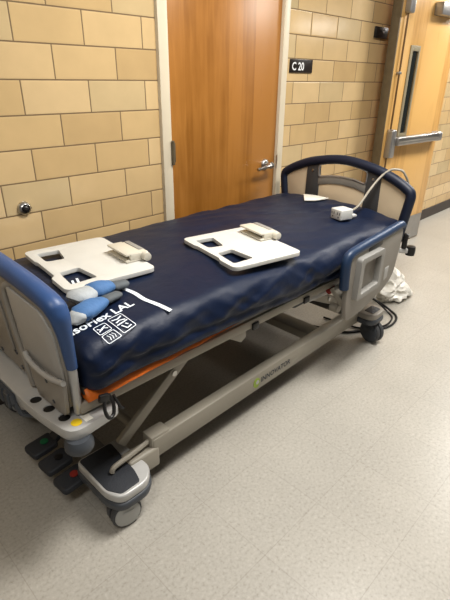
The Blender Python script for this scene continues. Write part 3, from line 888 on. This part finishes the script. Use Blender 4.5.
# ------------------------------------------------------------------ things on the mattress
def make_board(center, rot, zb, w, l, label, tilt=0.0, clamp=0.0, ext=.012):
    """white board: hole side at local -x, clamp at local +x"""
    e = empty('transfer_board', (0, 0, 0), label, 'board', 'white boards lying on the mattress')
    t = .016
    P = [(-w / 2, l / 2), (w / 2, l / 2), (w / 2 - .004, -l / 2), (-w / 2 - ext, -l / 2), (-w / 2 - ext, -.10), (-w / 2 + .006, -.085), (-w / 2 + .006, .085), (-w / 2, .10)]
    P = round_poly(P, [.03, .03, .03, .03, .012, .012, .012, .012], 5)
    h1 = round_poly([(-w / 2 + .035, l / 2 - .055), (-w / 2 + .125, l / 2 - .06), (-w / 2 + .105, l / 2 - .175), (-w / 2 + .035, l / 2 - .165)], .012, 4)
    h2 = round_poly([(-w / 2 + .030, -l / 2 + .172), (-w / 2 + .108, -l / 2 + .182), (-w / 2 + .125, -l / 2 + .052), (-w / 2 + .022, -l / 2 + .042)], .012, 4)
    def part(name, bm, m):
        bmesh.ops.recalc_face_normals(bm, faces=bm.faces)
        me = bpy.data.meshes.new(name); bm.to_mesh(me); bm.free(); smooth(me); me.materials.append(m)
        o = bpy.data.objects.new(name, me); COL.objects.link(o); return o
    bm = bmesh.new(); add_prism(bm, P, XY, 0, t, .005, [h1, h2], 3)
    b = part('panel', bm, M['whitep']); b.parent = e
    bm = bmesh.new()
    add_box(bm, (w / 2 - .088, -.085, t), (w / 2 + .012, .075, t + .010), .004)
    add_box(bm, (w / 2 - .088, -.082, t + .026), (w / 2 - .022, .078, t + .036), .004)
    add_box(bm, (w / 2 - .034, -.085, t + .003), (w / 2 + .012, .078, t + .033), .007, 3)
    add_box(bm, (w / 2 - .07, -.085, t + .008), (w / 2 - .02, -.068, t + .034), .004)
    c = part('clamp', bm, M['ivory']); c.parent = e; c['label'] = 'ivory clamp'
    bm = bmesh.new(); lathe(bm, [(.008, -.112), (.016, -.110), (.018, -.10), (.018, -.084)], (w / 2 - .008, 0, t + .018), 'y', 16)
    k = part('clamp_knob', bm, M['ivory']); k.parent = c
    bm = bmesh.new(); add_box(bm, (w / 2 - .014, -.05, t + .032), (w / 2 + .008, .07, t + .036), .002)
    g = part('grip', bm, mat('clamp_grip', (.30, .29, .27), .5)); g.parent = c
    for q in (c, ): q.location = (.012, clamp, 0)
    e.location = (center[0], center[1], zb); e.rotation_euler = (tilt, 0, rot)
    return e
make_board((.850, -.464), R(-6), .779, .345, .478, 'white two-hole plastic board nearest the footboard, beside the printed lettering', 0, -.055)
make_board((1.420, -.760), R(-11), .779, .350, .412, 'white two-hole plastic board at the middle of the mattress', R(.8), .07, .004)

def coupling(pa, pb, pc, pd, rw, label, z=.0):
    """pale cuff -> blue sleeve -> slate tip"""
    e = empty('air_hose_coupling', (pa[0], pa[1], crown(pa[0], pa[1])), label, 'hose coupling', 'blue air hose couplings on the mattress')
    def P(p, r): return Vector((p[0], p[1], crown(p[0], p[1]) + r * .62 + z + .003))
    def seg(name, a, ra, b, rb, m, mid=None):
        pts = []; rs = []
        for k in range(9):
            t = k / 8; q = (a[0] * (1 - t) + b[0] * t, a[1] * (1 - t) + b[1] * t)
            r = ra * (1 - t) + rb * t
            if mid: r += mid * math.sin(math.pi * t)
            if k in (0, 8): r *= .80
            pts.append(P(q, r)); rs.append(r)
        bm = bmesh.new(); tube(bm, pts, rs, 16, squash=((0, 0, 1), .62))
        for v in bm.verts:
            v.co += Vector((0, 0, .004 * noise.noise(v.co * 26)))
        return from_bm(name, bm, m, e, 60)
    seg('cuff', pa, rw[0], pb, rw[1], M['cuff'])
    seg('sleeve', pb, rw[1] * 1.06, pc, rw[2], M['sleeve'], .006)
    seg('tip', pc, rw[2] * .95, pd, rw[3], M['tip'])
    return e
coupling((.622, -.772), (.690, -.756), (.775, -.744), (.832, -.752), (.044, .040, .028, .025), 'blue air hose coupling with pale grey cuff, the one next to the white board', .0)
coupling((.556, -.872), (.584, -.860), (.700, -.818), (.772, -.797), (.018, .036, .026, .019), 'blue air hose coupling with pale grey cuff, the one next to the printed lettering', .0)

# card and outlet box at the head end
bm = bmesh.new()
P = round_poly([(2.37, -.345), (2.48, -.33), (2.42, -.56), (2.33, -.50)], .01, 3)
P = [(2.31, -.455), (2.355, -.505), (2.47, -.52), (2.485, -.41), (2.46, -.34)]
add_prism(bm, P, lambda u, v, t: (u, v, crown(u, v) + t), .007, .014, .002)
cd = from_bm('folded_card', bm, M['paper']); tag(cd, 'white folded card lying on the mattress against the headboard', 'card')
ob = empty('outlet_box', (2.2, -.79, crown(2.2, -.79)), 'white power outlet box with grey cable over the headboard', 'outlet box')
from mathutils import Euler
rot = R(10)
bm = bmesh.new()
c0 = Vector((2.175, -.795, crown(2.2, -.79) + .034))
obox(bm, c0, (.085, .082, .056), (0, 0, -R(16)), .006, 3)
bx_ = from_bm('box_body', bm, M['whitep'], ob)
Mx = Matrix.Translation(c0) @ Matrix.Rotation(-R(16), 4, 'Z')
for dy in (-.021, .021):
    bm = bmesh.new()
    for a, b in ((-.008, .006), (.008, .006)):
        add_box(bm, (-.0440, dy + a - .0018, b - .006), (-.0420, dy + a + .0018, b + .007), 0, 2, Mx)
    add_box(bm, (-.0440, dy - .003, -.016), (-.0420, dy + .003, -.009), 0, 2, Mx)
    from_bm('socket', bm, M['black'], ob)
bm = bmesh.new(); obox(bm, (2.235, -.795, crown(2.29, -.8) + .022), (.07, .075, .014), (0, 0, -R(20)), .004)
from_bm('cover_plate', bm, M['whitep'], ob)
CB = [(2.46, -.79, .885), (2.52, -.808, .945), (2.553, -.835, .982), (2.572, -.868, .996), (2.60, -.912, .976)]
bm = bmesh.new()
tube(bm, spline([(2.215, -.80, .80), (2.33, -.80, CB[0][2] - .07)] + CB + [(2.65, -.93, .86), (2.64, -.88, .60)], 8), .0065, 8)
from_bm('cable', bm, M['cable'], ob)

# ------------------------------------------------------------------ things on the floor
bm = bmesh.new()
bmesh.ops.create_icosphere(bm, subdivisions=5, radius=1)
for v in bm.verts:
    p = v.co.copy()
    n1 = noise.noise(p * 1.6 + Vector((4, 1, 0))); n2 = abs(noise.noise(p * 3.3 + Vector((0, 7, 2)))); n3 = abs(noise.noise(p * 7 + Vector((3, 3, 3))))
    k = 1.05 + .30 * n1 - .20 * n2 - .06 * n3
    z = p.z * k
    flat = 1 + .35 * max(0, -p.z)
    x, y = p.x * k * .215 * flat, p.y * k * .17 * flat
    zz = max(0.002, .06 + z * (.10 if z < 0 else (.12 + .10 * max(0, 1 - 2.2 * math.hypot(p.x + .25, p.y)))))
    v.co = Vector((x * math.cos(.5) - y * math.sin(.5) + 3.13, x * math.sin(.5) + y * math.cos(.5) - .66, zz))
bg = from_bm('plastic_bag', bm, M['bag'], None, 25)
tag(bg, 'crumpled white plastic bag on the floor beyond the side rail', 'bag')
bm = bmesh.new()
tube(bm, spline([(2.46, -.72, .30), (2.62, -.72, .19), (2.80, -.79, .07), (2.85, -.87, .012), (2.79, -.945, .008), (2.66, -.972, .008), (2.55, -.94, .008), (2.45, -.87, .008), (2.35, -.79, .008), (2.26, -.55, .008), (2.2, -.35, .008)], 8), .0075, 8)
c1 = from_bm('power_cord', bm, M['black'])
tag(c1, 'outer of two black cords looping on the floor by the head-end castor', 'cord', 'black cords by the head-end castor')
bm = bmesh.new()
tube(bm, spline([(2.46, -.70, .32), (2.61, -.71, .22), (2.775, -.785, .085), (2.82, -.862, .012), (2.765, -.925, .008), (2.65, -.948, .008), (2.555, -.915, .008), (2.47, -.83, .008), (2.44, -.6, .008)], 8), .006, 8)
c2 = from_bm('power_cord', bm, M['black'])
tag(c2, 'inner of two black cords looping on the floor by the head-end castor', 'cord', 'black cords by the head-end castor')

# ------------------------------------------------------------------ light
def area(name, loc, sx, sy, power, col=(1, .97, .92), rot=(0, 0, 0)):
    l = bpy.data.lights.new(name, 'AREA'); l.shape = 'RECTANGLE'; l.size = sx; l.size_y = sy; l.energy = power; l.color = col
    o = bpy.data.objects.new(name, l); o.location = loc; o.rotation_euler = rot; COL.objects.link(o); return o
area('ceiling_light', (1.8, -1.5, 2.75), 1.2, .55, 66)
area('ceiling_light', (5.2, -1.5, 2.75), 1.2, .55, 72)
area('ceiling_light', (8.1, -.8, 2.75), 1.2, .55, 80)
area('ceiling_light', (-.6, -1.9, 2.75), 1.2, .55, 22)
area('ceiling_light', (12.0, -6.3, 2.75), 1.6, .8, 90)
w = bpy.data.worlds.new('corridor_ambient'); scene.world = w; w.use_nodes = True
bgn = w.node_tree.nodes['Background']; bgn.inputs['Color'].default_value = (1, .95, .88, 1); bgn.inputs['Strength'].default_value = .10

# ------------------------------------------------------------------ camera
f, pit, roll, yaw = 463.2903, R(25.4668), R(.61994), R(45.6711)
fw = Vector((math.sin(yaw) * math.cos(pit), math.cos(yaw) * math.cos(pit), -math.sin(pit)))
r = Vector((math.cos(yaw), -math.sin(yaw), 0)); u = r.cross(fw)
r2 = r * math.cos(roll) + u * math.sin(roll); u2 = -r * math.sin(roll) + u * math.cos(roll)
cam = bpy.data.cameras.new('camera'); co = bpy.data.objects.new('camera', cam); COL.objects.link(co)
mw = Matrix((r2, u2, -fw)).transposed().to_4x4(); mw.translation = (0, -2.0547, 1.4428)
co.matrix_world = mw
cam.sensor_fit = 'VERTICAL'; cam.sensor_height = 36; cam.lens = f / 600 * 36
cam.clip_start = .02
scene.camera = co
scene.view_settings.view_transform = 'Standard'
scene.view_settings.look = 'None'
scene.view_settings.exposure = .47
scene.view_settings.gamma = .92
